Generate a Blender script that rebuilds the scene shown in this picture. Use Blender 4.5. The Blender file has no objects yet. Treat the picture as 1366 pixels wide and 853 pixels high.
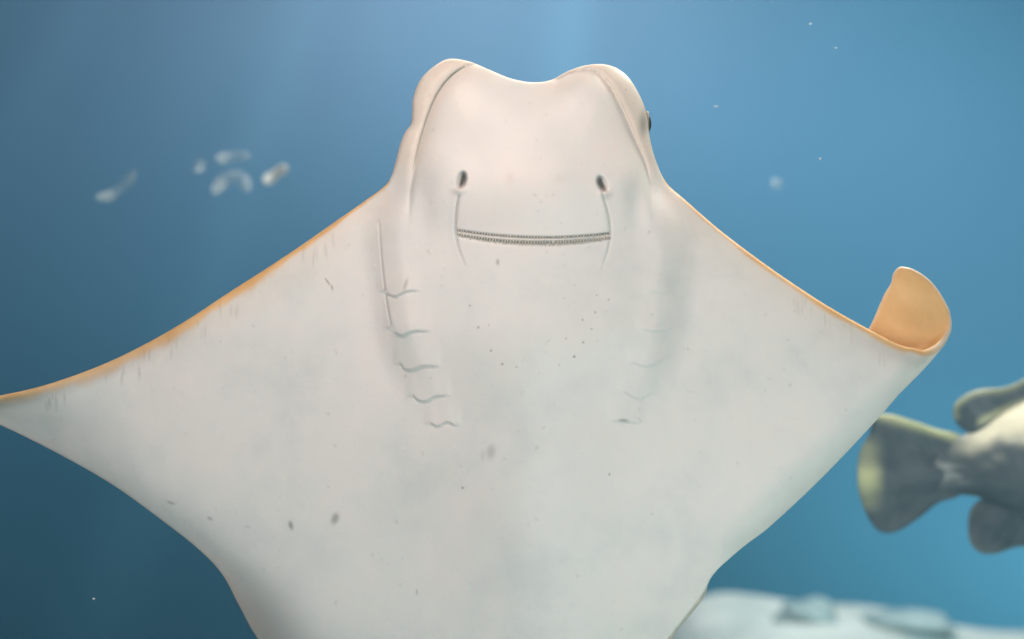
import bpy, bmesh, math, random
import numpy as np
from mathutils import Vector
from mathutils.geometry import delaunay_2d_cdt

random.seed(7); rng = np.random.default_rng(7)
scene = bpy.context.scene
C = scene.collection
PX = 0.0007            # metres per photo pixel at the ray's distance
D = 1.5                # camera to ray
CZ = 1.5               # height of the camera over the tank floor

# ------------------------------------------------------------------ camera
cam_d = bpy.data.cameras.new('camera'); cam = bpy.data.objects.new('camera', cam_d); C.objects.link(cam)
cam.location = (0, 0, CZ); cam.rotation_euler = (math.radians(90), 0, 0)
cam_d.sensor_width = 36; cam_d.lens = 18 * D / (683 * PX)
cam_d.clip_start = 0.01; cam_d.clip_end = 100
cam_d.dof.use_dof = True; cam_d.dof.focus_distance = D - 0.02; cam_d.dof.aperture_fstop = 2.8
scene.camera = cam
scene.cycles.use_denoising = True
scene.cycles.max_bounces = 8
scene.cycles.volume_bounces = 1

# ------------------------------------------------------------------ light
w = bpy.data.worlds.new('World'); scene.world = w; w.use_nodes = True
bg = w.node_tree.nodes['Background']
bg.inputs[0].default_value = (0.05, 0.36, 0.58, 1); bg.inputs[1].default_value = 0.09

def area(name, loc, target, sx, sy, power, col):
    d = bpy.data.lights.new(name, 'AREA'); d.shape = 'RECTANGLE'; d.size = sx; d.size_y = sy
    d.energy = power; d.color = col
    o = bpy.data.objects.new(name, d); C.objects.link(o); o.location = loc
    o.rotation_euler = (Vector(target) - Vector(loc)).to_track_quat('-Z', 'Y').to_euler()
    return o
def spot(name, loc, target, power, col, ang, blend, rad):
    d = bpy.data.lights.new(name, 'SPOT'); d.energy = power; d.color = col
    d.spot_size = math.radians(ang); d.spot_blend = blend; d.shadow_soft_size = rad
    o = bpy.data.objects.new(name, d); C.objects.link(o); o.location = loc
    o.rotation_euler = (Vector(target) - Vector(loc)).to_track_quat('-Z', 'Y').to_euler()
    return o
# tank-top lamps, the lit viewing hall in front, and added fills and wall washes
area('hall_fill', (-1.0, -0.5, 2.0), (-0.05, 1.5, 1.42), 1.4, 1.0, 9.5, (0.94, 0.995, 0.985))
area('hall_fill', (0.75, -0.6, 0.65), (0.2, 1.5, 1.1), 1.4, 1.0, 27, (0.94, 0.995, 0.98))  # added low fill for the belly
area('tank_lamp_near', (-0.2, 0.85, 2.25), (0.02, 1.5, 1.75), 0.6, 0.3, 7.5, (1.0, 0.76, 0.66))
area('sand_bounce_fill', (0.95, 1.25, 0.55), (0.25, 1.5, 1.2), 0.6, 0.5, 3.0, (0.76, 1.0, 0.86))  # added stand-in for light bounced off the sand
area('tank_lamp_over', (-0.1, 2.6, 2.75), (0, 1.6, 1.5), 1.6, 0.4, 17, (1.0, 0.9, 0.78))
area('fish_fill', (0.85, 2.1, 2.6), (0.78, 2.15, 1.3), 0.6, 0.3, 26, (1.0, 0.95, 0.80))  # added to brighten the fish from above
area('tank_lamp_back', (-0.1, 5.3, 3.35), (0.0, 6.5, 2.6), 1.0, 0.4, 37, (1.0, 0.64, 0.56))
area('added_wash_blue', (1.3, 4.9, 3.4), (1.1, 6.1, 1.7), 1.0, 0.5, 5.5, (0.22, 0.82, 1.0))  # added wash giving the wall at right its blue
area('added_wash_left', (-1.5, 4.9, 3.4), (-1.3, 6.0, 2.5), 1.2, 0.5, 7, (0.95, 0.68, 0.64))  # added wash lifting the wall at left
area('tank_lamp_reef', (1.1, 4.5, 3.0), (1.0, 4.6, 0.6), 0.6, 0.4, 48, (0.90, 1.0, 0.98))
area('hidden_wall_wash', (1.6, 5.2, 0.35), (1.3, 6.2, 0.7), 1.8, 0.3, 15, (0.62, 1.0, 0.90))  # unseen wash behind the ledge, added to lighten the wall there
for (a, b, p, ang) in (((0.17, 3.0, 2.62), (-0.02, 3.3, 0.9), 4600, 10), ((0.20, 3.0, 2.62), (0.50, 3.3, 1.0), 1200, 7),
                       ((-0.22, 3.0, 2.60), (-0.80, 3.3, 1.0), 3200, 8), ((-0.5, 3.1, 2.70), (-1.5, 3.4, 1.1), 1800, 8)):
    spot('tank_spot', a, b, p, (1.0, 0.93, 0.90), ang, 1.0, .05)
scene.view_settings.view_transform = 'Standard'; scene.view_settings.look = 'None'
scene.view_settings.exposure = 0; scene.view_settings.gamma = 1

# ------------------------------------------------------------------ helpers
def unproj(x, y, depth):
    k = PX * depth / D
    return ((x - 683) * k, depth, CZ + (426.5 - y) * k)

def tag(o, label=None, cat=None, group=None, kind=None):
    if label: o['label'] = label
    if cat: o['category'] = cat
    if group: o['group'] = group
    if kind: o['kind'] = kind
    return o

def mesh_obj(name, verts, faces, mat, parent=None, smooth=True):
    me = bpy.data.meshes.new(name); me.from_pydata([tuple(map(float, v)) for v in verts], [], [tuple(map(int, f)) for f in faces]); me.update()
    if smooth: me.polygons.foreach_set('use_smooth', [True] * len(me.polygons))
    if mat: me.materials.append(mat)
    o = bpy.data.objects.new(name, me); C.objects.link(o); o.parent = parent
    return o

def catmull(pts, step, closed=False):
    P = np.array(pts, float); n = len(P); out = []
    rngi = range(n if closed else n - 1)
    for i in rngi:
        p1, p2 = P[i], P[(i + 1) % n]
        p0 = P[(i - 1) % n] if (closed or i > 0) else 2 * p1 - p2
        p3 = P[(i + 2) % n] if (closed or i < n - 2) else 2 * p2 - p1
        # centripetal parametrisation keeps the corners tidy
        t0 = 0; t1 = t0 + max(np.linalg.norm(p1 - p0), 1e-3) ** .5; t2 = t1 + max(np.linalg.norm(p2 - p1), 1e-3) ** .5; t3 = t2 + max(np.linalg.norm(p3 - p2), 1e-3) ** .5
        m = max(1, int(np.linalg.norm(p2 - p1) / step + .5))
        for k in range(m):
            t = t1 + (t2 - t1) * k / m
            A1 = (t1 - t) / (t1 - t0) * p0 + (t - t0) / (t1 - t0) * p1
            A2 = (t2 - t) / (t2 - t1) * p1 + (t - t1) / (t2 - t1) * p2
            A3 = (t3 - t) / (t3 - t2) * p2 + (t - t2) / (t3 - t2) * p3
            B1 = (t2 - t) / (t2 - t0) * A1 + (t - t0) / (t2 - t0) * A2
            B2 = (t3 - t) / (t3 - t1) * A2 + (t - t1) / (t3 - t1) * A3
            out.append((t2 - t) / (t2 - t1) * B1 + (t - t1) / (t2 - t1) * B2)
    if not closed: out.append(P[-1])
    return np.array(out)

def seg_dist(Q, L, closed=False):
    """distance of points Q to polyline L, fraction along it, and side sign (>0: left of travel, y down)"""
    A = L; B = np.roll(L, -1, 0)
    if not closed: A, B = A[:-1], B[:-1]
    d = B - A; dd = (d ** 2).sum(1) + 1e-9
    best = np.full(len(Q), 1e9); par = np.zeros(len(Q)); side = np.zeros(len(Q))
    for s in range(0, len(Q), 4000):
        q = Q[s:s + 4000]
        r = q[:, None] - A[None]
        t = np.clip((r * d[None]).sum(2) / dd, 0, 1)
        e = r - t[..., None] * d[None]
        e2 = (e ** 2).sum(2); j = e2.argmin(1); i = np.arange(len(q))
        best[s:s + 4000] = np.sqrt(e2[i, j]); par[s:s + 4000] = (j + t[i, j]) / len(A)
        side[s:s + 4000] = np.sign(d[j, 1] * r[i, j, 0] - d[j, 0] * r[i, j, 1])
    return best, par, side

def inside(Q, poly):
    x, y = Q[:, 0], Q[:, 1]; c = np.zeros(len(Q), bool)
    for (ax, ay), (bx, by) in zip(poly, np.roll(poly, -1, 0)):
        if ay == by: continue
        m = ((ay > y) != (by > y)) & (x < (bx - ax) * (y - ay) / (by - ay) + ax)
        c ^= m
    return c

def sst(a, b, x):
    t = np.clip((x - a) / (b - a), 0, 1); return t * t * (3 - 2 * t)

def triangulate(outline, pts):
    n = len(outline); V = [Vector(p) for p in outline] + [Vector(p) for p in pts]
    E = [(i, (i + 1) % n) for i in range(n)]
    vo, eo, fo, *_ = delaunay_2d_cdt(V, E, [list(range(n))], 1, 1e-4, False)
    vo = np.array([tuple(v) for v in vo]); fo = np.array([f for f in fo if len(f) == 3])
    cen = vo[fo].mean(1)
    return vo, fo[inside(cen, np.array(outline))]

# ------------------------------------------------------------------ materials
def new_mat(name):
    m = bpy.data.materials.new(name); m.use_nodes = True
    nt = m.node_tree; b = nt.nodes['Principled BSDF']
    return m, nt, b
def noise(nt, scale, detail=4, rough=.55, vec=None, stretch=None):
    n = nt.nodes.new('ShaderNodeTexNoise'); n.inputs['Scale'].default_value = scale
    n.inputs['Detail'].default_value = detail; n.inputs['Roughness'].default_value = rough
    tc = nt.nodes.new('ShaderNodeTexCoord'); src = tc.outputs['Object']
    if stretch:
        mp = nt.nodes.new('ShaderNodeMapping'); mp.inputs['Scale'].default_value = stretch
        nt.links.new(src, mp.inputs[0]); src = mp.outputs[0]
    nt.links.new(src, n.inputs['Vector'])
    return n.outputs['Fac']
def ramp(nt, fac, stops):
    r = nt.nodes.new('ShaderNodeValToRGB'); e = r.color_ramp.elements
    while len(e) < len(stops): e.new(.5)
    for el, (p, c) in zip(e, stops): el.position = p; el.color = (*c, 1)
    nt.links.new(fac, r.inputs[0]); return r.outputs[0]
def mix(nt, fac, a, b, mode='MIX'):
    m = nt.nodes.new('ShaderNodeMix'); m.data_type = 'RGBA'; m.blend_type = mode
    for sock, v in ((m.inputs[0], fac), (m.inputs[6], a), (m.inputs[7], b)):
        if isinstance(v, bpy.types.NodeSocket): nt.links.new(v, sock)
        elif isinstance(v, tuple): sock.default_value = (*v, 1)
        else: sock.default_value = v
    return m.outputs[2]
def attr(nt, name):
    a = nt.nodes.new('ShaderNodeAttribute'); a.attribute_name = name; return a.outputs['Fac']
def bump(nt, b, h, strength, dist):
    n = nt.nodes.new('ShaderNodeBump'); n.inputs['Strength'].default_value = strength; n.inputs['Distance'].default_value = dist
    nt.links.new(h, n.inputs['Height']); nt.links.new(n.outputs[0], b.inputs['Normal'])
def plain(name, col, rough=.6, var=.25, scale=30):
    m, nt, b = new_mat(name)
    f = noise(nt, scale)
    lo = tuple(c * (1 - var) for c in col); hi = tuple(min(1, c * (1 + var)) for c in col)
    nt.links.new(ramp(nt, f, [(.3, lo), (.7, hi)]), b.inputs['Base Color'])
    b.inputs['Roughness'].default_value = rough
    return m

def skin_material():
    m, nt, b = new_mat('ray_skin')
    f1 = noise(nt, 5, 3); f2 = noise(nt, 34, 5, .6, stretch=(1.25, 1, .8))
    f3 = noise(nt, 420, 2)
    base = ramp(nt, f1, [(.30, (.63, .64, .62)), (.5, (.70, .69, .66)), (.72, (.77, .725, .69))])
    base = mix(nt, .3, base, ramp(nt, f2, [(.3, (.64, .65, .62)), (.65, (.78, .76, .73))]))
    base = mix(nt, .5, base, ramp(nt, noise(nt, 11, 6, .65), [(.36, (.60, .615, .60)), (.5, (.72, .71, .68)), (.68, (.80, .73, .69))]))
    base = mix(nt, .8, base, ramp(nt, noise(nt, 150, 3, .5), [(.22, (.80, .80, .78)), (.33, (1, 1, 1))]), 'MULTIPLY')
    tan = ramp(nt, noise(nt, 22, 5), [(.3, (.66, .38, .14)), (.7, (.82, .53, .25))])
    col = mix(nt, attr(nt, 'tan'), base, tan)
    col = mix(nt, attr(nt, 'pink'), col, (.62, .42, .34))
    col = mix(nt, attr(nt, 'dark'), col, (.075, .065, .055))
    nt.links.new(col, b.inputs['Base Color'])
    b.inputs['Roughness'].default_value = .5
    b.inputs['Specular IOR Level'].default_value = .3
    b.inputs['Coat Weight'].default_value = .10; b.inputs['Coat Roughness'].default_value = .32
    b.inputs['Subsurface Weight'].default_value = .22
    b.inputs['Subsurface Radius'].default_value = (.012, .006, .004)
    b.inputs['Subsurface Scale'].default_value = .5
    h = nt.nodes.new('ShaderNodeMath'); h.operation = 'ADD'
    nt.links.new(f2, h.inputs[0]); nt.links.new(f3, h.inputs[1])
    bump(nt, b, h.outputs[0], .14, .0010)
    return m
SKIN = skin_material()

# ------------------------------------------------------------------ setting: tank wall, floor, reef ledge
def tank_wall():
    m, nt, b = new_mat('tank_wall_paint')
    f = noise(nt, .6, 3)
    nt.links.new(ramp(nt, f, [(.3, (.086, .215, .36)), (.7, (.096, .238, .395))]), b.inputs['Base Color'])
    b.inputs['Roughness'].default_value = .9; b.inputs['Specular IOR Level'].default_value = .1
    # one continuous wall bowing round the back of the tank
    n = 64; V = []; F = []
    for i in range(n + 1):
        a = math.radians(-20 + 220 * i / n)
        for r in (6.0, 6.2):
            for z in (-.02, 3.8):
                V.append((r * math.cos(a), .4 + r * math.sin(a), z))
    for i in range(n):
        a, c = 4 * i, 4 * i + 4
        F += [(a, a + 1, c + 1, c), (a + 2, c + 2, c + 3, a + 3), (a + 1, a + 3, c + 3, c + 1), (a, c, c + 2, a + 2)]
    F += [(0, 2, 3, 1), (4 * n, 4 * n + 1, 4 * n + 3, 4 * n + 2)]
    tag(mesh_obj('tank_wall', V, F, m), kind='structure')
tank_wall()

SAND = plain('sand', (.30, .31, .27), .9, .18, 6)
def grid_mesh(name, x0, x1, y0, y1, nx, ny, fz, mat, depth_skirt=.3):
    V = []; F = []
    for j in range(ny + 1):
        for i in range(nx + 1):
            x = x0 + (x1 - x0) * i / nx; y = y0 + (y1 - y0) * j / ny
            V.append((x, y, fz(x, y)))
    for j in range(ny):
        for i in range(nx):
            a = j * (nx + 1) + i; F.append((a, a + 1, a + nx + 2, a + nx + 1))
    return mesh_obj(name, V, F, mat)
tag(grid_mesh('tank_floor', -6.2, 6.2, -2.0, 6.6, 60, 44,
    lambda x, y: .02 * math.sin(2.1 * x + .7 * y) + .015 * math.sin(3.7 * y - 1.3 * x), SAND), kind='structure')

# ------------------------------------------------------------------ the ray
AX = np.array((.738, -.675)); AX /= np.linalg.norm(AX); NX = np.array((-AX[1], AX[0]))   # curl axis of the wing tip and its outward normal
S_SIL = float(np.array((1262, 480)) @ NX); R = 46.0; S0 = S_SIL - R
def gfade(t): return 33 * np.logaddexp(0, (210 - t) / 30)     # the curl runs out towards the hind end
def ts(t, ds): return tuple(t * AX + (S0 + gfade(t) + ds) * NX)      # flat (uncurled) position of the curling margin

t_of = lambda x, y: float(np.array((x, y)) @ AX)
def tip(x, y): return ts(t_of(x, y), math.pi * R + S0 - float(np.array((x, y)) @ NX))    # on the part folded right back
out_ctrl = [
    (712, 110), (735, 107), (760, 94), (790, 86), (815, 88), (835, 100), (852, 125), (862, 150), (866, 180), (874, 212), (889, 244),
    (915, 268), (960, 307), (1010, 345), (1060, 380), (1110, 412), (1160, 440), (1195, 458),
    ts(t_of(1222, 469), 8), ts(t_of(1240, 477), 32), ts(t_of(1259, 474), 58), ts(t_of(1269, 459), 86), ts(t_of(1272, 440), 108),
    tip(1261, 403), tip(1244, 378), tip(1227, 364), tip(1211, 357), tip(1200, 356.5), tip(1192, 364), tip(1188, 379), tip(1180, 392), tip(1160, 437),
    ts(t_of(1120, 500), 176), ts(t_of(1070, 580), 146), ts(292, 80), ts(250, 48), ts(t_of(965, 748), 23), (950, 769),
    (940, 788), (915, 822), (890, 853), (850, 905), (790, 960), (712, 985),
    (600, 975), (480, 935), (390, 893), (345, 853), (318, 806), (296, 766),
    (268, 736), (210, 690), (150, 647), (75, 604), (0, 567), (-45, 549), (-58, 542), (-50, 537),
    (0, 528), (50, 517), (100, 501), (150, 481), (200, 456), (250, 427), (300, 394), (350, 362), (400, 329), (450, 294), (490, 266), (518, 243),
    (528, 215), (534, 192), (541, 176), (548, 166), (549.5, 151), (551, 132), (560, 108), (576, 91), (598, 79), (625, 82), (650, 92), (682, 105)]
OUT = catmull(out_ctrl, 3.0, True)
# resample evenly
def resample(L, step, closed=True):
    P = np.vstack([L, L[:1]]) if closed else L
    s = np.r_[0, np.cumsum(np.linalg.norm(np.diff(P, axis=0), axis=1))]
    n = int(s[-1] / step); u = np.linspace(0, s[-1], n + 1)
    r = np.c_[np.interp(u, s, P[:, 0]), np.interp(u, s, P[:, 1])]
    return r[:-1] if closed else r
OUT = resample(OUT, 2.6)

cre_l = catmull([(640, 84), (622, 88), (602, 100), (582, 126), (566, 166), (555, 208), (548, 250), (545, 300)], 2)
cre_r = catmull([(742, 106), (765, 96), (792, 94), (812, 110), (834, 150), (850, 187), (862, 216), (868, 246), (872, 300)], 2)
face_poly = np.vstack([cre_l, [(545, 420), (872, 420)], cre_r[::-1], [(720, 60)]])
bod_l = catmull([(530, 200), (518, 250), (507, 310), (512, 370), (520, 440), (540, 500), (565, 545), (600, 585)], 3)
bod_r = catmull([(868, 200), (886, 250), (906, 330), (902, 400), (892, 470), (870, 530), (835, 580)], 3)
body_poly = np.vstack([bod_l, bod_r[::-1], [(840, 60), (570, 60)]])
nos_l = catmull([(612, 262), (609, 282), (608, 308), (612, 332), (620, 353)], 2)
nos_r = catmull([(803, 258), (810, 280), (814, 305), (812, 330), (803, 358)], 2)
mouth = catmull([(609, 307.5), (640, 312), (676, 315.5), (712, 317), (750, 316.8), (785, 314.5), (814, 311.5)], 2)
line_l = catmull([(506, 300), (508, 330), (513, 380), (519, 420), (524, 442)], 2)
gills = [(catmull(p, 2), a) for p, a in [
    ([(513, 388), (520, 393), (528, 395), (535, 391), (543, 388), (552, 387)], 1.0), ([(522, 437), (528, 444), (536, 447), (543, 444), (553, 441), (566, 441)], 1.0),
    ([(535, 485), (538, 491), (546, 493), (555, 491), (563, 488), (578, 488)], .95), ([(552, 528), (557, 533), (565, 535), (573, 533), (578, 529), (592, 527)], .9),
    ([(576, 565), (582, 568), (588, 567), (593, 563), (599, 563), (605, 566)], .9),
    ([(868, 389), (878, 390), (888, 393)], .5), ([(858, 439), (872, 442), (897, 439)], .6), ([(846, 484), (857, 488), (870, 487), (886, 478)], .45),
    ([(834, 523), (844, 529), (854, 532), (868, 525)], .5), ([(820, 561), (834, 563), (848, 564)], .7)]]
spots = [(447, 692, 5, 8, .5, 20), (388, 701, 3, 6, .55, -15), (228, 671, 6, 2, .35, 20), (280, 692, 4, 2.4, .35, 30), (655, 603, 6, 10, .28, 10),
    (644, 608, 3, 9, .14, 0), (617, 651, 1.7, 1.7, .6, 0), (664, 350, 2.4, 4.4, .4, 0), (813, 633, 1.6, 1.6, .5, 0), (556, 790, 1.6, 4, .3, 0),
    (437, 376, 1.3, 6, .5, -35), (443, 384, 1.4, 4, .5, -10), (541, 380, 2.5, 9, .32, 18), (832, 561, 7, 2.2, .5, 5),
    (627, 408, 1.5, 1.5, .45, 0), (638, 437, 1.7, 1.7, .5, 0), (655, 468, 1.6, 1.6, .5, 0), (670, 486, 1.7, 1.7, .55, 0), (689, 490, 1.3, 1.3, .4, 0),
    (755, 452, 1.4, 1.4, .4, 0), (766, 476, 1.8, 1.8, .65, 0), (778, 457, 1.6, 1.6, .5, 0), (789, 439, 1.4, 1.4, .4, 0), (777, 427, 1.5, 1.5, .45, 0),
    (794, 417, 1.5, 1.5, .45, 0), (796, 394, 1.3, 1.3, .4, 0), (812, 400, 1.6, 1.6, .35, 0), (746, 487, 1.3, 1.3, .3, 0), (652, 434, 1.3, 1.3, .3, 0),
    (497, 741, 2, 3, .12, 0), (330, 703, 4, 2, .15, 10), (705, 700, 2, 2, .12, 0), (835, 120, 1.5, 1.5, .4, 0), (845, 138, 1.3, 1.3, .3, 0)]
for k in range(34):     # scuffed dark streaks under the front margin of the left wing
    x = rng.uniform(60, 470); ye = np.interp(x, [0, 100, 200, 300, 400, 490], [528, 501, 456, 394, 329, 266])
    spots.append((x, ye + rng.uniform(10, 34), rng.uniform(1.3, 2.6), rng.uniform(6, 15), rng.uniform(.08, .26) * (1.3 - x / 600), rng.uniform(-6, 6)))
for k in range(14):
    x = rng.uniform(1050, 1200); ye = np.interp(x, [1010, 1110, 1195], [345, 412, 458])
    spots.append((x, ye + rng.uniform(14, 34), rng.uniform(1.3, 2.4), rng.uniform(6, 13), rng.uniform(.06, .16), rng.uniform(-6, 6)))

feats = [cre_l, cre_r, nos_l, nos_r, mouth, line_l] + [g[0] for g in gills]

def sample_points():
    pts = []
    def hexgrid(x0, x1, y0, y1, s):
        ys = np.arange(y0, y1, s * .866); g = []
        for j, y in enumerate(ys):
            g.append(np.c_[np.arange(x0 + (j % 2) * s / 2, x1, s), np.full(len(np.arange(x0 + (j % 2) * s / 2, x1, s)), y)])
        return np.vstack(g)
    allf = np.vstack(feats)
    def near(Q):
        b = np.full(len(Q), 1e9)
        for f in feats: b = np.minimum(b, seg_dist(Q, f)[0])
        for (x, y) in ((617, 240), (802, 245)): b = np.minimum(b, np.hypot(Q[:, 0] - x, Q[:, 1] - y) - 18)
        return b
    fine = hexgrid(498, 915, 75, 600, 1.7); bf = near(fine); fine = fine[bf < 9]
    sp = []
    for (x, y, rx, ry, a, ang) in spots:
        s = max(.8, min(rx, ry) * .5); r = max(rx, ry) * 1.8
        g = hexgrid(x - r, x + r, y - r, y + r, s); g = g[np.hypot(g[:, 0] - x, g[:, 1] - y) < r]
        sp.append(g)
    mid = hexgrid(500, 915, 75, 610, 3.6); bm = near(mid); mid = mid[bm >= 9]
    big = hexgrid(-70, 1460, 60, 1000, 7.5)
    big = big[~((big[:, 0] > 498) & (big[:, 0] < 917) & (big[:, 1] > 73) & (big[:, 1] < 612))]
    base = np.vstack([fine, mid, big])
    # clear room round the spots
    for (x, y, rx, ry, a, ang) in spots:
        base = base[np.hypot(base[:, 0] - x, base[:, 1] - y) > max(rx, ry) * 1.8]
    spv = []
    seen = []
    for g, s in zip(sp, spots):
        for (x, y, r) in seen: g = g[np.hypot(g[:, 0] - x, g[:, 1] - y) > r]
        seen.append((s[0], s[1], max(s[2], s[3]) * 1.8)); spv.append(g)
    base = np.vstack([base] + spv)
    ali = [cre_l, cre_r, nos_l, nos_r, line_l] + [g[0] for g in gills]
    for f in ali: base = base[seg_dist(base, f)[0] > 3.4]
    for n_, f in enumerate(ali):
        f = resample(f, 1.6, False)
        T = np.gradient(f, axis=0); T /= np.linalg.norm(T, axis=1)[:, None]; N = np.c_[-T[:, 1], T[:, 0]]
        for off in (0, .8, -.8, 1.7, -1.7, 2.8, -2.8):
            q = f + N * off; q = q[seg_dist(q, f)[0] > abs(off) * .9]
            for m_, f2 in enumerate(ali):
                if m_ != n_: q = q[seg_dist(q, f2)[0] > 3.4]
            base = np.vstack([base, q])
    base = base[inside(base, OUT)]
    d, _, _ = seg_dist(base, OUT, True)
    base = base[d > 9.5]
    T = np.roll(OUT, -1, 0) - np.roll(OUT, 1, 0); T /= np.linalg.norm(T, axis=1)[:, None]
    N = np.c_[-T[:, 1], T[:, 0]]        # outline runs clockwise on screen (y down): this points inwards
    rings = []
    for off in (.7, 1.8, 3.3, 5.4, 8.0):
        q = OUT + N * off
        dq = seg_dist(q, OUT, True)[0]
        rings.append(q[(dq > off * .93) & inside(q, OUT)])
    return np.vstack([base] + rings)

PTS = sample_points()
V2, TRI = triangulate(OUT, PTS)
NB = len(OUT)

def fields(Q):
    x, y = Q[:, 0], Q[:, 1]
    d, par, _ = seg_dist(Q, OUT, True)
    t = Q @ AX; s = Q @ NX - S0 - gfade(t)
    # rim: thick rounded front margin, thin trailing margin
    ym = np.interp(x, [-60, 0, 500, 900, 1300], [543, 548, 420, 420, 620]); hw = np.interp(x, [-60, 0, 120, 500], [3, 12, 40, 110])
    front = 1 - sst(-hw, hw, y - ym)
    front = front + (.55 - front) * sst(30, 90, s)
    r = 2.6 + 2.6 * front
    rim = r * np.sqrt(np.clip(1 - (1 - np.minimum(d / r, 1)) ** 2, 0, 1))
    wing = 9 * (1 - np.exp(-d / 40))
    # ventral bulges -------------------------------------------------
    dl, _, sl = seg_dist(Q, bod_l); dr, _, sr = seg_dist(Q, bod_r)
    db = np.minimum(dl, dr) * np.where(inside(Q, body_poly), 1, -1)
    plate = 21 * sst(-26, 30, db) * (1 - sst(430, 572, y)) * sst(170, 300, y) * (1 - np.exp(-(d / 20) ** 2))
    belly = 46 * np.exp(-((x - 700) / 210) ** 2 - ((y - 560) / 330) ** 2) * (1 - np.exp(-d / 60))
    belly = belly + 16 * np.exp(-((x - 705) / 90) ** 2 - ((y - 640) / 220) ** 2)
    # face disc and the creases beside it
    dcl, pcl, _ = seg_dist(Q, cre_l); dcr, pcr, _ = seg_dist(Q, cre_r)
    infa = inside(Q, face_poly) & (y < 420)
    fade = 1 - sst(225, 318, y)
    dc = np.minimum(dcl, dcr)
    face = np.where(infa, 15 * (1 - np.exp(-dcl / 12)) * (1 - np.exp(-dcr / 12)) * (1 - np.exp(-(d + 8) / 7)) + 5 * (1 - np.exp(-dc / 4)), 0) * fade
    headm = (1 - sst(200, 262, y)) * (x > 505) * (x < 905)
    lobe = np.where(infa, 0, 6.5 * (1 - np.exp(-dc / 4.5)) + 7 * np.sqrt(np.clip(d / 16, 0, 1)) - np.where(x > 700, .32, .08) * dc) * headm
    snout = 20 * np.exp(-((x - 708) / 130) ** 2 - ((y - 200) / 150) ** 2) * (1 - np.exp(-(d + 12) / 28))
    dimple = -3.5 * np.exp(-((x - 712) / 34) ** 2 - ((y - 112) / 42) ** 2)
    # soft scoop at the edge of the face on each side, below the crease
    scoop = -6 * np.exp(-((x - 565) / 16) ** 2 - ((y - 265) / 48) ** 2) - 7 * np.exp(-((x - 850) / 15) ** 2 - ((y - 262) / 50) ** 2)
    scoop = scoop - 4 * np.exp(-((x - 640) / 30) ** 2 - ((y - 212) / 34) ** 2) * (x < 700)
    # nasal curtain, nostrils, mouth
    cur = 1.8 * sst(606, 622, x) * (1 - sst(800, 817, x)) * sst(205, 300, y) * (1 - sst(309, 312, y - 12 * (1 - ((x - 712) / 103) ** 2)))
    g = np.zeros(len(Q)); dark = np.zeros(len(Q)); pink = np.zeros(len(Q))
    for L, wd in ((nos_l, 1.0), (nos_r, .75)):
        e, p, sd = seg_dist(Q, L)
        taper = np.clip(1.5 - p * 1.25, 0, 1)
        g -= 3.0 * wd * taper * np.exp(-(e / 1.5) ** 2); dark = np.maximum(dark, .62 * wd * taper * np.exp(-(e / 1.1) ** 2))  # groove shade deepened in the skin colour
        g += .5 * taper * np.exp(-((e - 4) / 4) ** 2)
    for (cx, cy, sx, tilt) in ((615.5, 240, 1, 12), (804.0, 245, -1, -24)):
        a = math.radians(tilt); u = (x - cx) * math.cos(a) + (y - cy) * math.sin(a); v = -(x - cx) * math.sin(a) + (y - cy) * math.cos(a)
        q = (u / 6.6) ** 2 + (v / 10.8) ** 2
        g -= 13 * np.exp(-q ** 3) * (.22 + .78 * sst(-7, 5, u * sx)); dark = np.maximum(dark, .93 * np.exp(-q ** 3) * sst(-3.2, 1.0, u * sx))  # pit shade painted dark inside the nostrils
        q3 = ((x - cx + sx * 3) / 8) ** 2 + ((y - cy - 14) / 4.5) ** 2
        g += 3.6 * np.exp(-q3); pink = np.maximum(pink, .18 * np.exp(-q3))
    e, p, sd = seg_dist(Q, mouth)
    my = np.interp(x, mouth[:, 0], mouth[:, 1]); inm = sst(607, 611, x) * (1 - sst(812, 816, x))
    lw = 1.7 + 2.3 * np.clip(1 - ((x - 715) / 106) ** 2, 0, 1)
    g -= inm * (3.0 * np.exp(-((y - my) / 1.5) ** 2) + 2.0 * np.exp(-((y - my - 5.5 - lw * .5) / lw) ** 2))
    dark = np.maximum(dark, inm * np.maximum(.85 * np.exp(-((y - my) / 1.5) ** 2), .62 * np.exp(-((y - my - 5 - lw * .55) / (lw * .75)) ** 2)))  # shade in the mouth slit painted into the colour
    e, p, sd = seg_dist(Q, line_l)
    g -= 1.2 * np.exp(-(e / 1.5) ** 2); g += 1.4 * np.exp(-e / 16) * ((x > np.interp(y, line_l[:, 1], line_l[:, 0])) & (y > 290) & (y < 450))
    dark = np.maximum(dark, .30 * np.exp(-(e / 1.2) ** 2) * sst(0, .5, p))  # shade in this groove is painted too
    # gill flaps: each swells above its slit and drops off sharply under it
    for L, a in gills:
        x0, x1 = L[0, 0] - 4, L[-1, 0] + 4
        ly = np.interp(x, L[:, 0], L[:, 1]); lat = sst(x0 - 8, x0 + 8, x) * (1 - sst(x1 - 10, x1 + 10, x))
        up = ly - y
        saw = np.where(up >= 0, np.exp(-(up / 24) ** 2), np.exp(up / 1.5))
        bulge = np.clip(1 - ((x - (x0 + x1) / 2) / ((x1 - x0) / 2 + 6)) ** 2, 0, 1) ** .7
        g += a * (3.7 if a > .8 else 2.8) * bulge * saw - a * lat * .6 * np.exp(-((up + 3.0) / 2.8) ** 2)
        e, p, sd = seg_dist(Q, L)
        dark = np.maximum(dark, (.24 if a > .8 else .14) * a * np.exp(-(e / .95) ** 2) * (1 - .75 * p if a > .8 else 1))  # slit shade painted as thin dark lines
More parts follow.
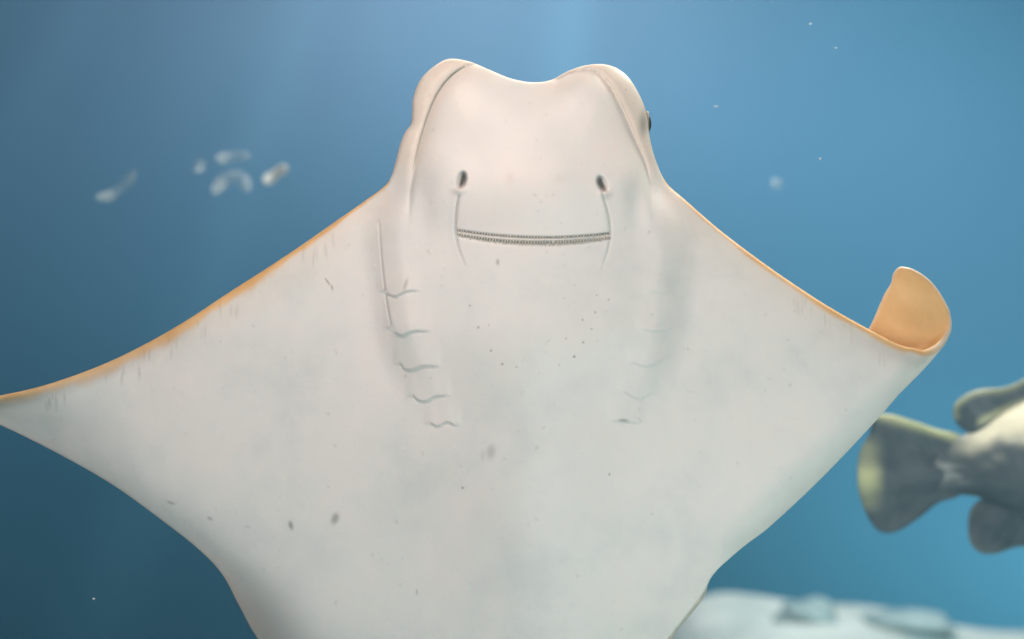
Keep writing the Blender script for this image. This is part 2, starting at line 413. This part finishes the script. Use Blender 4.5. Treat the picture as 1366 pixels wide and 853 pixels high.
    for (sx_, sy_, rx, ry, a, ang) in spots:
        c, s_ = math.cos(math.radians(ang)), math.sin(math.radians(ang))
        u = (x - sx_) * c + (y - sy_) * s_; v = -(x - sx_) * s_ + (y - sy_) * c
        q = (u / rx) ** 2 + (v / ry) ** 2
        dark = np.maximum(dark, a * np.exp(-q ** 1.5))
    pink = np.maximum(pink, .22 * np.exp(-((x - 680) / 6) ** 2 - ((y - 238) / 8) ** 2) + .18 * np.exp(-((x - 745) / 7) ** 2 - ((y - 239) / 6) ** 2))
    dark = np.maximum(dark, np.where(x < 700, .42, .25) * np.exp(-(dc / 1.0) ** 2) * (1 - sst(215, 290, y)) * headm ** .3)  # crease shade painted along the edges of the face
    eyeq = ((x - 858) / 6) ** 2 + ((y - 165) / 19) ** 2
    dark = np.maximum(dark, .55 * np.exp(-eyeq))  # socket shade painted dark round the eye
    # shade of the bending wing painted as a dusky band towards the left tip
    bandw = np.clip((300 - x) / 300, 0, 1)
    dark = np.maximum(dark, .5 * bandw * np.exp(-((d - 13) / 9) ** 2) * front)
    dark = np.maximum(dark, .22 * sst(1080, 1230, x) * np.exp(-((d - 14) / 12) ** 2) * (front > .9))
    hv = rim + wing + plate + belly + face + lobe + snout + dimple + scoop * np.minimum(1, d / 20) + cur + g * np.minimum(1, d / 6)
    hv = np.maximum(hv, rim * .4)
    # dorsal: the back is a low dome, the head a thick rounded block
    hd = rim + 12 * (1 - np.exp(-d / 60)) + 95 * np.exp(-((x - 705) / 170) ** 2 - ((y - 480) / 300) ** 2) * (1 - np.exp(-d / 45)) \
        + 62 * np.sqrt(1 - (1 - np.clip(d / 70, 0, 1)) ** 2) * headm
    # centre surface: left wing sweeps back towards its tip, hind corners roll away
    mid = -95 * np.clip((480 - x) / 530, 0, 2) ** 2.2
    mid = mid - 26 * np.exp(-d / 26) * sst(80, 300, y - 430) * (1 - sst(-170, -60, s)) * (1 - front)
    mid = mid - 85 * np.exp(-d / 24) * np.exp(-((y - 850) / 75) ** 2) * (x < 560) - 40 * np.exp(-(np.hypot((x - 318) / 60, (y - 860) / 70)) ** 2)
    mid = mid + 1.25 * 34 * np.tanh((549 - y) / 34) * (1 - sst(-20, 190, x))
    mid = mid - 20 * np.clip((x - 960) / 260, 0, 1) ** 2
    tanv = np.zeros(len(Q))
    sw = np.interp(x, [-60, 60, 160, 300, 420, 520], [5, 10.5, 13, 10.5, 6, 1.5]) * (1 + .16 * np.sin(x * .061) + .10 * np.sin(x * .17 + 1))
    sw = np.where(x > 700, np.interp(x, [880, 980, 1150, 1260], [1.5, 4.5, 7.5, 6]) * (1 + .18 * np.sin(x * .07)), sw)
    tanv = front * (1 - sst(sw * .45, sw * 1.6 + .5, d)) * (((x < 520) | (x > 885)))
    tanv = tanv + ((1 - sst(1.0, 3.0, d)) * .3 - tanv) * sst(25, 95, s)
    blush = .16 * front * np.exp(-np.maximum(d - sw, 0) / 28) * sst(60, 260, x) * ((x < 520) | (x > 885))
    tanv = np.maximum(tanv, blush)
    tanv = np.maximum(tanv, .22 * headm * np.where(infa, np.exp(-dc / 22) * .6, 1) )
    dark = np.maximum(dark, .10 * headm * (~infa) * (x > 700))  # right lobe's shade painted as a slight darkening
    return d, hv, hd, mid, np.clip(tanv, 0, 1), np.clip(dark, 0, .95), pink

def place(Q, h):
    """flat outline position + height towards the viewer -> curl of the right wing tip -> world"""
    t = Q @ AX; gf = gfade(t); s = Q @ NX - S0 - gf
    th = np.clip(s / R, 0, math.pi); over = np.maximum(s - math.pi * R, 0)
    ss = np.where(s > 0, R * np.sin(th) - over, s); dep = np.where(s > 0, R * (1 - np.cos(th)), 0)
    ns = np.where(s > 0, np.sin(th), 0); nd = np.where(s > 0, np.cos(th), 1)     # ventral normal
    ss = ss + ns * h; z = -dep + nd * h
    P = t[:, None] * AX + (S0 + gf + ss)[:, None] * NX
    dep_m = D - z * PX; k = PX * dep_m / D
    return np.c_[(P[:, 0] - 683) * k, dep_m, CZ + (426.5 - P[:, 1]) * k]

def build_ray():
    root = bpy.data.objects.new('cownose_ray', None); C.objects.link(root)
    root.location = (.02, D, CZ - .35)
    bpy.context.view_layer.update()
    off = np.array(root.location)
    d, hv, hd, mid, tanv, dark, pink = fields(V2)
    edge = d < 1e-3
    n = len(V2)
    vent = place(V2, mid + hv) - off
    ii = np.where(~edge)[0]
    dors = place(V2[ii], (mid - hd)[ii]) - off
    remap = np.arange(n); remap[ii] = n + np.arange(len(ii))
    F = []
    for f in TRI:
        a = V2[f[0]]; b = V2[f[1]]; c = V2[f[2]]
        ccw = (b[0] - a[0]) * (c[1] - a[1]) - (b[1] - a[1]) * (c[0] - a[0])
        f = list(f) if ccw < 0 else list(f)[::-1]      # y is down on screen
        F.append(tuple(f)); 
        g = tuple(remap[i] for i in reversed(f))
        if len(set(g) | set(f)) > 3: F.append(g)
    body = mesh_obj('body', np.vstack([vent, dors]), F, SKIN, root)
    me = body.data
    sv = V2 @ NX - S0 - gfade(V2 @ AX)
    tan_all = np.r_[tanv, (1 - .6 * np.exp(-(d / 2.0) ** 2) * sst(25, 80, sv))[ii]]
    for nm, arr in (('tan', tan_all), ('dark', np.r_[dark, np.zeros(len(ii))]), ('pink', np.r_[pink, np.zeros(len(ii))])):
        at = me.attributes.new(nm, 'FLOAT', 'POINT'); at.data.foreach_set('value', arr.astype(np.float32))
    # ---- mouth: two rows of blunt papillae across the slit
    def surf(x, y, lift=0.):
        q = np.array([[x, y]]); r = fields(q); return place(q, r[3] + r[1] + lift)[0] - off
    TOOTH = plain('papilla', (.56, .51, .43), .5, .15, 200)
    V = []; Fm = []
    def bead(c, rx, ry, rz):
        b = len(V); nu, nv = 6, 4
        for j in range(nv + 1):
            ph = math.pi * j / nv
            for i in range(nu):
                a = 2 * math.pi * i / nu
                V.append((c[0] + rx * math.sin(ph) * math.cos(a), c[1] + ry * math.sin(ph) * math.sin(a), c[2] + rz * math.cos(ph)))
        for j in range(nv):
            for i in range(nu):
                Fm.append((b + j * nu + i, b + (j + 1) * nu + i, b + (j + 1) * nu + (i + 1) % nu, b + j * nu + (i + 1) % nu))
    xs = np.arange(611, 814, 3.9); xs = xs + rng.uniform(-.7, .7, len(xs))
    Qm = np.c_[xs, np.interp(xs, mouth[:, 0], mouth[:, 1])]
    lw = 1.7 + 2.3 * np.clip(1 - ((xs - 715) / 106) ** 2, 0, 1)
    r1 = fields(Qm); P1 = place(Qm, r1[3] + r1[1] + 1.4) - off
    Q2 = Qm + np.c_[rng.uniform(-.5, .5, len(xs)), 4.2 + lw * .55 + rng.uniform(-.6, .8, len(xs))]; r2 = fields(Q2); P2 = place(Q2, r2[3] + r2[1] + 1.6) - off
    for p, q, l in zip(P1, P2, lw):
        bead(p, PX * rng.uniform(.8, 1.15), PX * 1.5, PX * rng.uniform(1.8, 2.4))
        bead(q, PX * rng.uniform(.75, 1.15), PX * 1.6, PX * (l * .7 + rng.uniform(.2, 2.6)))
    fr = mesh_obj('mouth_fringe', V, Fm, TOOTH, root); tag(fr, 'two rows of tiny pale papillae in the mouth slit', kind='stuff')
    # ---- eyes on the outer sides of the head
    EYE, nt, b = new_mat('ray_eye'); b.inputs['Base Color'].default_value = (.012, .014, .018, 1); b.inputs['Roughness'].default_value = .12
    LID = plain('ray_eyelid', (.30, .22, .15), .5)
    for (ex, ey, eh, sgn) in ((860.5, 166, -14, 1), (556, 168, -40, -1)):
        V = []; Fm = []
        c = place(np.array([[ex, ey]]), np.array([float(eh)]))[0] - off
        bead_n = 14
        for j in range(bead_n + 1):
            ph = math.pi * j / bead_n
            for i in range(20):
                a = 2 * math.pi * i / 20
                V.append((c[0] + PX * 8.5 * math.sin(ph) * math.cos(a), c[1] + PX * 12 * math.sin(ph) * math.sin(a), c[2] + PX * 14 * math.cos(ph)))
        for j in range(bead_n):
            for i in range(20): Fm.append((j * 20 + i, (j + 1) * 20 + i, (j + 1) * 20 + (i + 1) % 20, j * 20 + (i + 1) % 20))
        eye = mesh_obj('eye', V, Fm, EYE, root)
        V = []; Fm = []                                # lid: a fleshy ring round the eyeball
        for i in range(28):
            a = 2 * math.pi * i / 28
            for k in range(8):
                f = 2 * math.pi * k / 8
                rr = 1 + .17 * math.cos(f)
                V.append((c[0] + sgn * PX * (2.2 + 2.4 * math.sin(f)), c[1] + PX * 12.5 * rr * math.sin(a), c[2] + PX * 15.5 * rr * math.cos(a)))
        for i in range(28):
            for k in range(8):
                Fm.append((i * 8 + k, ((i + 1) % 28) * 8 + k, ((i + 1) % 28) * 8 + (k + 1) % 8, i * 8 + (k + 1) % 8))
        mesh_obj('eyelid', V, Fm, LID, eye)
    # ---- pelvic fins behind the hind margin, and the whip tail below
    def fin(pts, h0, thick):
        o = resample(catmull(pts, 4, True), 4); bx = []
        for X in np.arange(o[:, 0].min(), o[:, 0].max(), 9):
            for Y in np.arange(o[:, 1].min(), o[:, 1].max(), 9): bx.append((X, Y))
        bx = np.array(bx); bx = bx[inside(bx, o)]; bx = bx[seg_dist(bx, o, True)[0] > 3]
        v, tr = triangulate(o, bx); dd = seg_dist(v, o, True)[0]
        th = thick * (1 - np.exp(-dd / 8))
        a = place(v, h0 + th) - off; b2 = place(v, h0 - th) - off; m = len(v); Fm = []
        for f in tr:
            p, q, r_ = v[f[0]], v[f[1]], v[f[2]]
            f = list(f) if (q[0] - p[0]) * (r_[1] - p[1]) - (q[1] - p[1]) * (r_[0] - p[0]) < 0 else list(f)[::-1]
            Fm += [tuple(f), tuple(i + m for i in reversed(f))]
        o2 = mesh_obj('pelvic_fin', np.vstack([a, b2]), Fm, SKIN, root)
        bm = bmesh.new(); bm.from_mesh(o2.data); bmesh.ops.remove_doubles(bm, verts=bm.verts, dist=1e-6); bm.to_mesh(o2.data); bm.free()
        at = o2.data.attributes.new('tan', 'FLOAT', 'POINT'); at.data.foreach_set('value', [.12] * len(o2.data.vertices))
        at = o2.data.attributes.new('dark', 'FLOAT', 'POINT'); at.data.foreach_set('value', [.22] * len(o2.data.vertices))
    fin([(880, 770), (943, 774), (941, 793), (920, 822), (898, 850), (880, 930), (850, 990), (800, 985), (790, 900)], -20, 4)
    fin([(420, 830), (385, 880), (400, 960), (450, 1010), (520, 1000), (540, 930), (500, 850)], -44, 4)
    V = []; Fm = []; m = 12; N = 60
    for i in range(N + 1):
        u = i / N; r = PX * (24 * (1 - u) ** 1.3 + 2)
        cx = .02 - off[0] + .05 * math.sin(u * 3) ; cy = .03 + .18 * u; cz = CZ + (426.5 - 930) * PX - off[2] - .62 * u
        for k in range(m):
            a = 2 * math.pi * k / m; V.append((cx + r * math.cos(a), cy + r * math.sin(a), cz))
    for i in range(N):
        for k in range(m): Fm.append((i * m + k, i * m + (k + 1) % m, (i + 1) * m + (k + 1) % m, (i + 1) * m + k))
    Fm.append(tuple(N * m + k for k in range(m)))
    mesh_obj('tail', V, Fm, plain('ray_tail', (.16, .11, .07), .5), root)
    tag(root, 'pale ray showing its white underside, smiling mouth and one curled tan wing tip', 'ray')
build_ray()

# ------------------------------------------------------------------ the fish swimming off behind the wing
FD = 2.15
def build_fish():
    root = bpy.data.objects.new('grouper_fish', None); C.objects.link(root)
    base = np.array(unproj(1600, 625, FD)); root.location = base
    YAW = math.radians(6)
    k = PX * FD / D
    def W(x, y, h):      # photo px at the fish's mid plane; h px out of the plane towards the viewer
        X = (x - 1250) * k; Hh = h * k
        p = np.array(unproj(1250, y, FD)); 
        return (p[0] + X * math.cos(YAW) + Hh * math.sin(YAW) - base[0], p[1] + X * math.sin(YAW) - Hh * math.cos(YAW) - base[1], p[2] - base[2])
    # materials
    m, nt, b = new_mat('fish_skin')
    f = noise(nt, 14, 5, .6, stretch=(.5, 1, 1.6))
    up = attr(nt, 'back'); 
    dk = ramp(nt, f, [(.35, (.045, .07, .095)), (.56, (.085, .115, .14)), (.68, (.34, .38, .38))])
    lt = ramp(nt, f, [(.3, (.40, .42, .36)), (.7, (.80, .78, .62))])
    nt.links.new(mix(nt, up, dk, lt), b.inputs['Base Color']); b.inputs['Roughness'].default_value = .5
    m2, nt, b = new_mat('fish_fin')
    f = noise(nt, 30, 4); pl = attr(nt, 'back')
    dk = ramp(nt, f, [(.35, (.055, .08, .105)), (.7, (.11, .14, .165))])
    nt.links.new(mix(nt, pl, dk, ramp(nt, f, [(.3, (.50, .58, .32)), (.7, (.70, .70, .42))])), b.inputs['Base Color']); b.inputs['Roughness'].default_value = .55
    # body: stations x, top, bottom, half width
    st = [(1246, 600, 650, 1.5), (1262, 590, 658, 4), (1284, 581, 661, 13), (1302, 577, 662, 22), (1322, 566, 670, 30), (1350, 546, 682, 40), (1400, 520, 700, 55), (1480, 494, 725, 74),
          (1580, 480, 745, 88), (1680, 490, 742, 88), (1770, 520, 725, 76), (1840, 560, 700, 54), (1885, 600, 680, 30), (1900, 630, 655, 8)]
    st = np.array(st, float); xs = np.linspace(1246, 1900, 90)
    sm = np.c_[xs, *[np.interp(xs, st[:, 0], st[:, i]) for i in (1, 2, 3)]]
    for _ in range(3): sm[1:-1, 1:] = (sm[:-2, 1:] + 2 * sm[1:-1, 1:] + sm[2:, 1:]) / 4
    V = []; F = []; bk = []; M = 36
    for (x, a, c, hw) in sm:
        for i in range(M):
            t = 2 * math.pi * i / M; cy = (a + c) / 2; hy = (c - a) / 2
            V.append(W(x, cy - hy * math.cos(t), hw * math.sin(t) * (1 - .15 * math.cos(t))))
            v = math.cos(t) + .16 * math.sin(x * .07) * (.6 + .4 * math.sin(x * .21))
            patch = .75 * max(0, 1 - abs((v - .02) / .09)) * (x > 1275) * (.5 + .5 * math.sin(x * .13))
            bk.append(float(max(np.clip((v - .30) / .32, 0, 1), patch * .5) * np.clip((x - 1262) / 45, 0, 1)))  # light from above painted as a pale back
    for j in range(len(sm) - 1):
        for i in range(M): F.append((j * M + i, j * M + (i + 1) % M, (j + 1) * M + (i + 1) % M, (j + 1) * M + i))
    F += [tuple(range(M))[::-1], tuple((len(sm) - 1) * M + i for i in range(M))]
    o = mesh_obj('body', V, F, m, root)
    at = o.data.attributes.new('back', 'FLOAT', 'POINT'); at.data.foreach_set('value', bk)
    def fin(name, pts, hub, thick, h0, pale, step=5, nray=.16, side=0.):
        o = resample(catmull(pts, 3, True), 3.5); g = []
        for X in np.arange(o[:, 0].min(), o[:, 0].max(), step):
            for Y in np.arange(o[:, 1].min(), o[:, 1].max(), step): g.append((X, Y))
        g = np.array(g); g = g[inside(g, o)]; g = g[seg_dist(g, o, True)[0] > 2.5]
        v, tr = triangulate(o, g); dd = seg_dist(v, o, True)[0]
        ang = np.arctan2(v[:, 1] - hub[1], v[:, 0] - hub[0]); rad = np.hypot(v[:, 0] - hub[0], v[:, 1] - hub[1])
        th = thick * (1 - np.exp(-dd / 6)) * (1 + .35 * np.sin(ang / nray * 2 * math.pi)) + .05
        wav = 3.5 * np.sin(ang * 9) * np.clip(rad / 90, 0, 1) + side * rad
        A = [W(x, y, h0 + w_ + t_) for (x, y), w_, t_ in zip(v, wav, th)]; B = [W(x, y, h0 + w_ - t_) for (x, y), w_, t_ in zip(v, wav, th)]
        m_ = len(v); Fm = []
        for f in tr:
            p, q, r_ = v[f[0]], v[f[1]], v[f[2]]
            f = list(f) if (q[0] - p[0]) * (r_[1] - p[1]) - (q[1] - p[1]) * (r_[0] - p[0]) < 0 else list(f)[::-1]
            Fm += [tuple(f), tuple(i + m_ for i in reversed(f))]
        on = len(o)
        for i in range(on): 
            j = (i + 1) % on; Fm.append((i, i + m_, j + m_, j))
        ob = mesh_obj(name, A + B, Fm, m2, root)
        bm = bmesh.new(); bm.from_mesh(ob.data); bmesh.ops.recalc_face_normals(bm, faces=bm.faces); bm.to_mesh(ob.data); bm.free()
        pv = [float(pale(x, y, d_)) for (x, y), d_ in zip(v, dd)]
        at = ob.data.attributes.new('back', 'FLOAT', 'POINT'); at.data.foreach_set('value', pv * 2)
        return ob
    cl = lambda z: min(1, max(0, z))
    fin('caudal_fin', [(1284, 583), (1250, 573), (1215, 561), (1180, 552), (1163, 556), (1158, 578), (1146, 600), (1141, 625), (1141, 650), (1148, 674), (1160, 696), (1173, 709), (1192, 710), (1222, 694), (1252, 672), (1284, 659), (1296, 622)],
        (1320, 622), 1.8, 0, lambda x, y, d: max((.35 + .6 * math.exp(-((y - 637) / 15) ** 2)) * cl((1178 - x) / 20) * cl((y - 575) / 20) * cl((684 - y) / 14), .95 * cl((1 - abs(y - (555 + (x - 1180) * .28)) / 12)) * (y < 600)))
    fin('dorsal_fin', [(1300, 580), (1280, 570), (1271, 555), (1273, 540), (1288, 528), (1312, 520), (1345, 517), (1400, 490), (1480, 462), (1560, 440), (1640, 440), (1700, 470), (1690, 505), (1580, 496), (1470, 512), (1380, 545), (1330, 575)],
        (1420, 640), 1.8, 0, lambda x, y, d: .42 * cl(1.2 - d / 9) * (y < 560) + .6 * cl(1 - abs(y - (566 - (x - 1300) * .42)) / 8) * (x > 1305))
    fin('anal_fin', [(1340, 668), (1312, 668), (1298, 680), (1293, 702), (1295, 724), (1306, 737), (1330, 740), (1362, 732), (1420, 735), (1450, 725), (1440, 700), (1390, 690)],
        (1420, 600), 1.8, 0, lambda x, y, d: .12 * cl(1 - d / 5))
    fin('pectoral_fin', [(1720, 650), (1690, 640), (1640, 650), (1600, 680), (1590, 710), (1620, 725), (1670, 712), (1715, 685)], (1760, 660), 3, 84, lambda x, y, d: .1, side=.1)
    EYE = bpy.data.materials['ray_eye']
    for s in (1, -1):
        bm = bmesh.new(); bmesh.ops.create_uvsphere(bm, u_segments=20, v_segments=12, radius=13 * k)
        me = bpy.data.meshes.new('eye'); bm.to_mesh(me); bm.free(); me.materials.append(EYE)
        e = bpy.data.objects.new('eye', me); C.objects.link(e); e.parent = root; e.location = W(1828, 590, s * 50)
    tag(root, 'dark slate fish with top-lit back painted cream and fan tail swimming away behind the ray', 'fish')
build_fish()

# ------------------------------------------------------------------ sandy reef ledge and stones far behind
def build_reef():
    def fz(x, y):
        u = (x - .55) / .45; left = 1 / (1 + math.exp(-(x - .35) * 14))
        right = 1 / (1 + math.exp((x - 1.25 + .1 * math.sin(3 * y)) * 11))
        back = 1 / (1 + math.exp((y - 5.0 - .05 * math.sin(4 * x)) * 26)); front = 1 / (1 + math.exp(-(y - 3.35) * 7))
        top = .665 + .02 * (y - 4.2) + .012 * math.sin(5.3 * x + 1.1 * y) + .010 * math.sin(9.1 * x - 7.2 * y) + .014 * math.sin(6.3 * y + 1.5 * x)
        low = .60 + .03 * math.sin(4 * x + y)
        return -.05 + (top * (right) + low * (1 - right) + .05) * left * back * front
    m, nt, b = new_mat('reef_sand')
    f = noise(nt, 3.2, 4, .55, stretch=(1, .6, 1))
    nt.links.new(ramp(nt, f, [(.36, (.30, .42, .42)), (.48, (.56, .60, .56)), (.66, (.74, .76, .71))]), b.inputs['Base Color']); b.inputs['Roughness'].default_value = .95
    bump(nt, b, noise(nt, 25, 5), .5, .02)
    tag(grid_mesh('reef_ledge', -.2, 3.0, 2.9, 5.4, 110, 90, fz, m), kind='structure')
    STONE = plain('reef_stone', (.34, .44, .45), .9, .4, 8)
    for n_, (px, py, dep, rx, ry, rz, lab) in enumerate([
        (1076, 828, 4.45, .085, .09, .05, 'small rounded grey stone half sunk in the pale ledge'),
        (1205, 832, 4.5, .15, .10, .035, 'long low grey stone on the pale ledge under the fish')]):
        c = unproj(px, py, dep)
        bm = bmesh.new(); bmesh.ops.create_icosphere(bm, subdivisions=4, radius=1)
        for v in bm.verts:
            p = v.co; k = 1 + .16 * math.sin(3.1 * p.x + n_) * math.cos(2.7 * p.y) + .09 * math.sin(6 * p.z + 4 * p.x) + .05 * math.sin(11 * p.y + 7 * p.x)
            v.co = Vector((p.x * rx * k, p.y * ry * k, p.z * rz * k))
        me = bpy.data.meshes.new('reef_stone'); bm.to_mesh(me); bm.free(); me.polygons.foreach_set('use_smooth', [True] * len(me.polygons)); me.materials.append(STONE)
        o = bpy.data.objects.new('reef_stone', me); C.objects.link(o)
        o.location = (c[0], c[1], fz(c[0], c[1]) + rz * .2); tag(o, lab, 'stone', 'stones on the ledge')
build_reef()

# ------------------------------------------------------------------ glints modelled as added pale scraps, and specks adrift in the water
def build_glints_specks():
    m, nt, b = new_mat('glint_scrap_film')
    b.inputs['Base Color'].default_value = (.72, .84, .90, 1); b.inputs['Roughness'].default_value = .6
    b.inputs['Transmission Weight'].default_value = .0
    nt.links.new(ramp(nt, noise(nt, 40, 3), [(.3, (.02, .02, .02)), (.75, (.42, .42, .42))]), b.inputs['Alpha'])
    m2 = plain('glint_white', (.82, .88, .90), .5, .05, 60)
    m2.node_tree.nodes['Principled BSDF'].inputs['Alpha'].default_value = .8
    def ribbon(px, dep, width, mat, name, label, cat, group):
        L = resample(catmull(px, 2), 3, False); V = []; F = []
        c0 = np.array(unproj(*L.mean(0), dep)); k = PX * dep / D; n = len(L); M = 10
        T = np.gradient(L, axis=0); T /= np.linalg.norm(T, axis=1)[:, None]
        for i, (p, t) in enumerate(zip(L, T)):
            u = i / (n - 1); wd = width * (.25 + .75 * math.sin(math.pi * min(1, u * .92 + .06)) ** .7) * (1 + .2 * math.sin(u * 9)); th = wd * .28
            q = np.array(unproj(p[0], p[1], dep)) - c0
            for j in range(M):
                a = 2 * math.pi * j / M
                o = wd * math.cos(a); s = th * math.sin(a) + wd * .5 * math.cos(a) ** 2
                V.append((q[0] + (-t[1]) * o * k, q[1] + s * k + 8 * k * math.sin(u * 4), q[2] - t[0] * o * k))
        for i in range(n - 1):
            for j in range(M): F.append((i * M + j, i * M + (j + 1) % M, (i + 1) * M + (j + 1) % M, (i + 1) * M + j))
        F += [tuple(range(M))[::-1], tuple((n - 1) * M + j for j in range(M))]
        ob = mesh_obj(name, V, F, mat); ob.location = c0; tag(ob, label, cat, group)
    G = 'pale scraps adrift in the water'  # all but the last stand in for glints
    ribbon([(352, 244), (360, 236), (370, 229), (384, 224)], 2.6, 8, m2, 'glint_scrap', 'brightest white scrap drifting in the blue water beside the ray\'s head', 'scrap', G)
    ribbon([(288, 212), (305, 209), (322, 208), (333, 211)], 2.45, 8, m, 'glint_scrap', 'faint flat glint modelled as a scrap above the forked wisp', 'scrap', G)
    ribbon([(284, 258), (292, 246), (302, 236), (312, 234), (322, 238), (332, 256)], 2.45, 9, m, 'glint_scrap', 'faint arched glint modelled as a wisp with two trailing ends in the blue water', 'scrap', G)
    ribbon([(263, 214), (265, 222), (264, 230)], 2.45, 8, m, 'glint_scrap', 'small faint upright glint modelled as a scrap next to the arched wisp', 'scrap', G)
    ribbon([(128, 264), (145, 260), (160, 250), (172, 240), (182, 230)], 2.45, 7, m, 'glint_scrap', 'long thin faint glint modelled as a scrap above the straight wing', 'scrap', G)
    ribbon([(1030, 246), (1036, 245), (1042, 244)], 2.45, 8, m, 'glint_scrap', 'tiny round faint scrap over the front edge of the curled wing', 'scrap', G)
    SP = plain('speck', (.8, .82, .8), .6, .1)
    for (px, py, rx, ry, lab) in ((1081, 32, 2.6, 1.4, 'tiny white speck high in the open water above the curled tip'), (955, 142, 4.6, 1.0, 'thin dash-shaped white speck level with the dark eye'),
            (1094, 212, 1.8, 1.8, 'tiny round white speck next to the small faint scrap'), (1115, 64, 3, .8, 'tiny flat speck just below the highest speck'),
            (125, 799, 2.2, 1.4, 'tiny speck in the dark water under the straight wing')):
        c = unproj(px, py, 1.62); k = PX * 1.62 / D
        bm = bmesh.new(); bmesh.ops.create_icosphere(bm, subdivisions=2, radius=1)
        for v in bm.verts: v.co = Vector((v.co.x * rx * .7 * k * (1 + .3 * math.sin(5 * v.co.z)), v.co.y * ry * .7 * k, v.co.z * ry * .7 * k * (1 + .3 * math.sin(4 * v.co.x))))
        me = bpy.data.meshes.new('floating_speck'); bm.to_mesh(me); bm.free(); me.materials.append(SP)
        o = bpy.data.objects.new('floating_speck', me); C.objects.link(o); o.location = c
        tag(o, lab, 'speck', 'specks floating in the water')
build_glints_specks()

# ------------------------------------------------------------------ the water itself: an even pale volume
def build_haze():
    V = [(x, y, z) for x in (-6.6, 6.6) for y in (-2.6, 7.0) for z in (-1.1, 4.1)]
    F = [(0, 1, 3, 2), (4, 6, 7, 5), (0, 4, 5, 1), (2, 3, 7, 6), (0, 2, 6, 4), (1, 5, 7, 3)]
    m = bpy.data.materials.new('water_haze'); m.use_nodes = True; nt = m.node_tree; nt.nodes.clear()
    o = nt.nodes.new('ShaderNodeOutputMaterial'); v = nt.nodes.new('ShaderNodeVolumePrincipled')
    v.inputs['Color'].default_value = (.19, .60, .80, 1); v.inputs['Density'].default_value = .024; v.inputs['Anisotropy'].default_value = .2
    nt.links.new(v.outputs[0], o.inputs['Volume'])
    tag(mesh_obj('haze', V, F, m, smooth=False), kind='stuff')
build_haze()
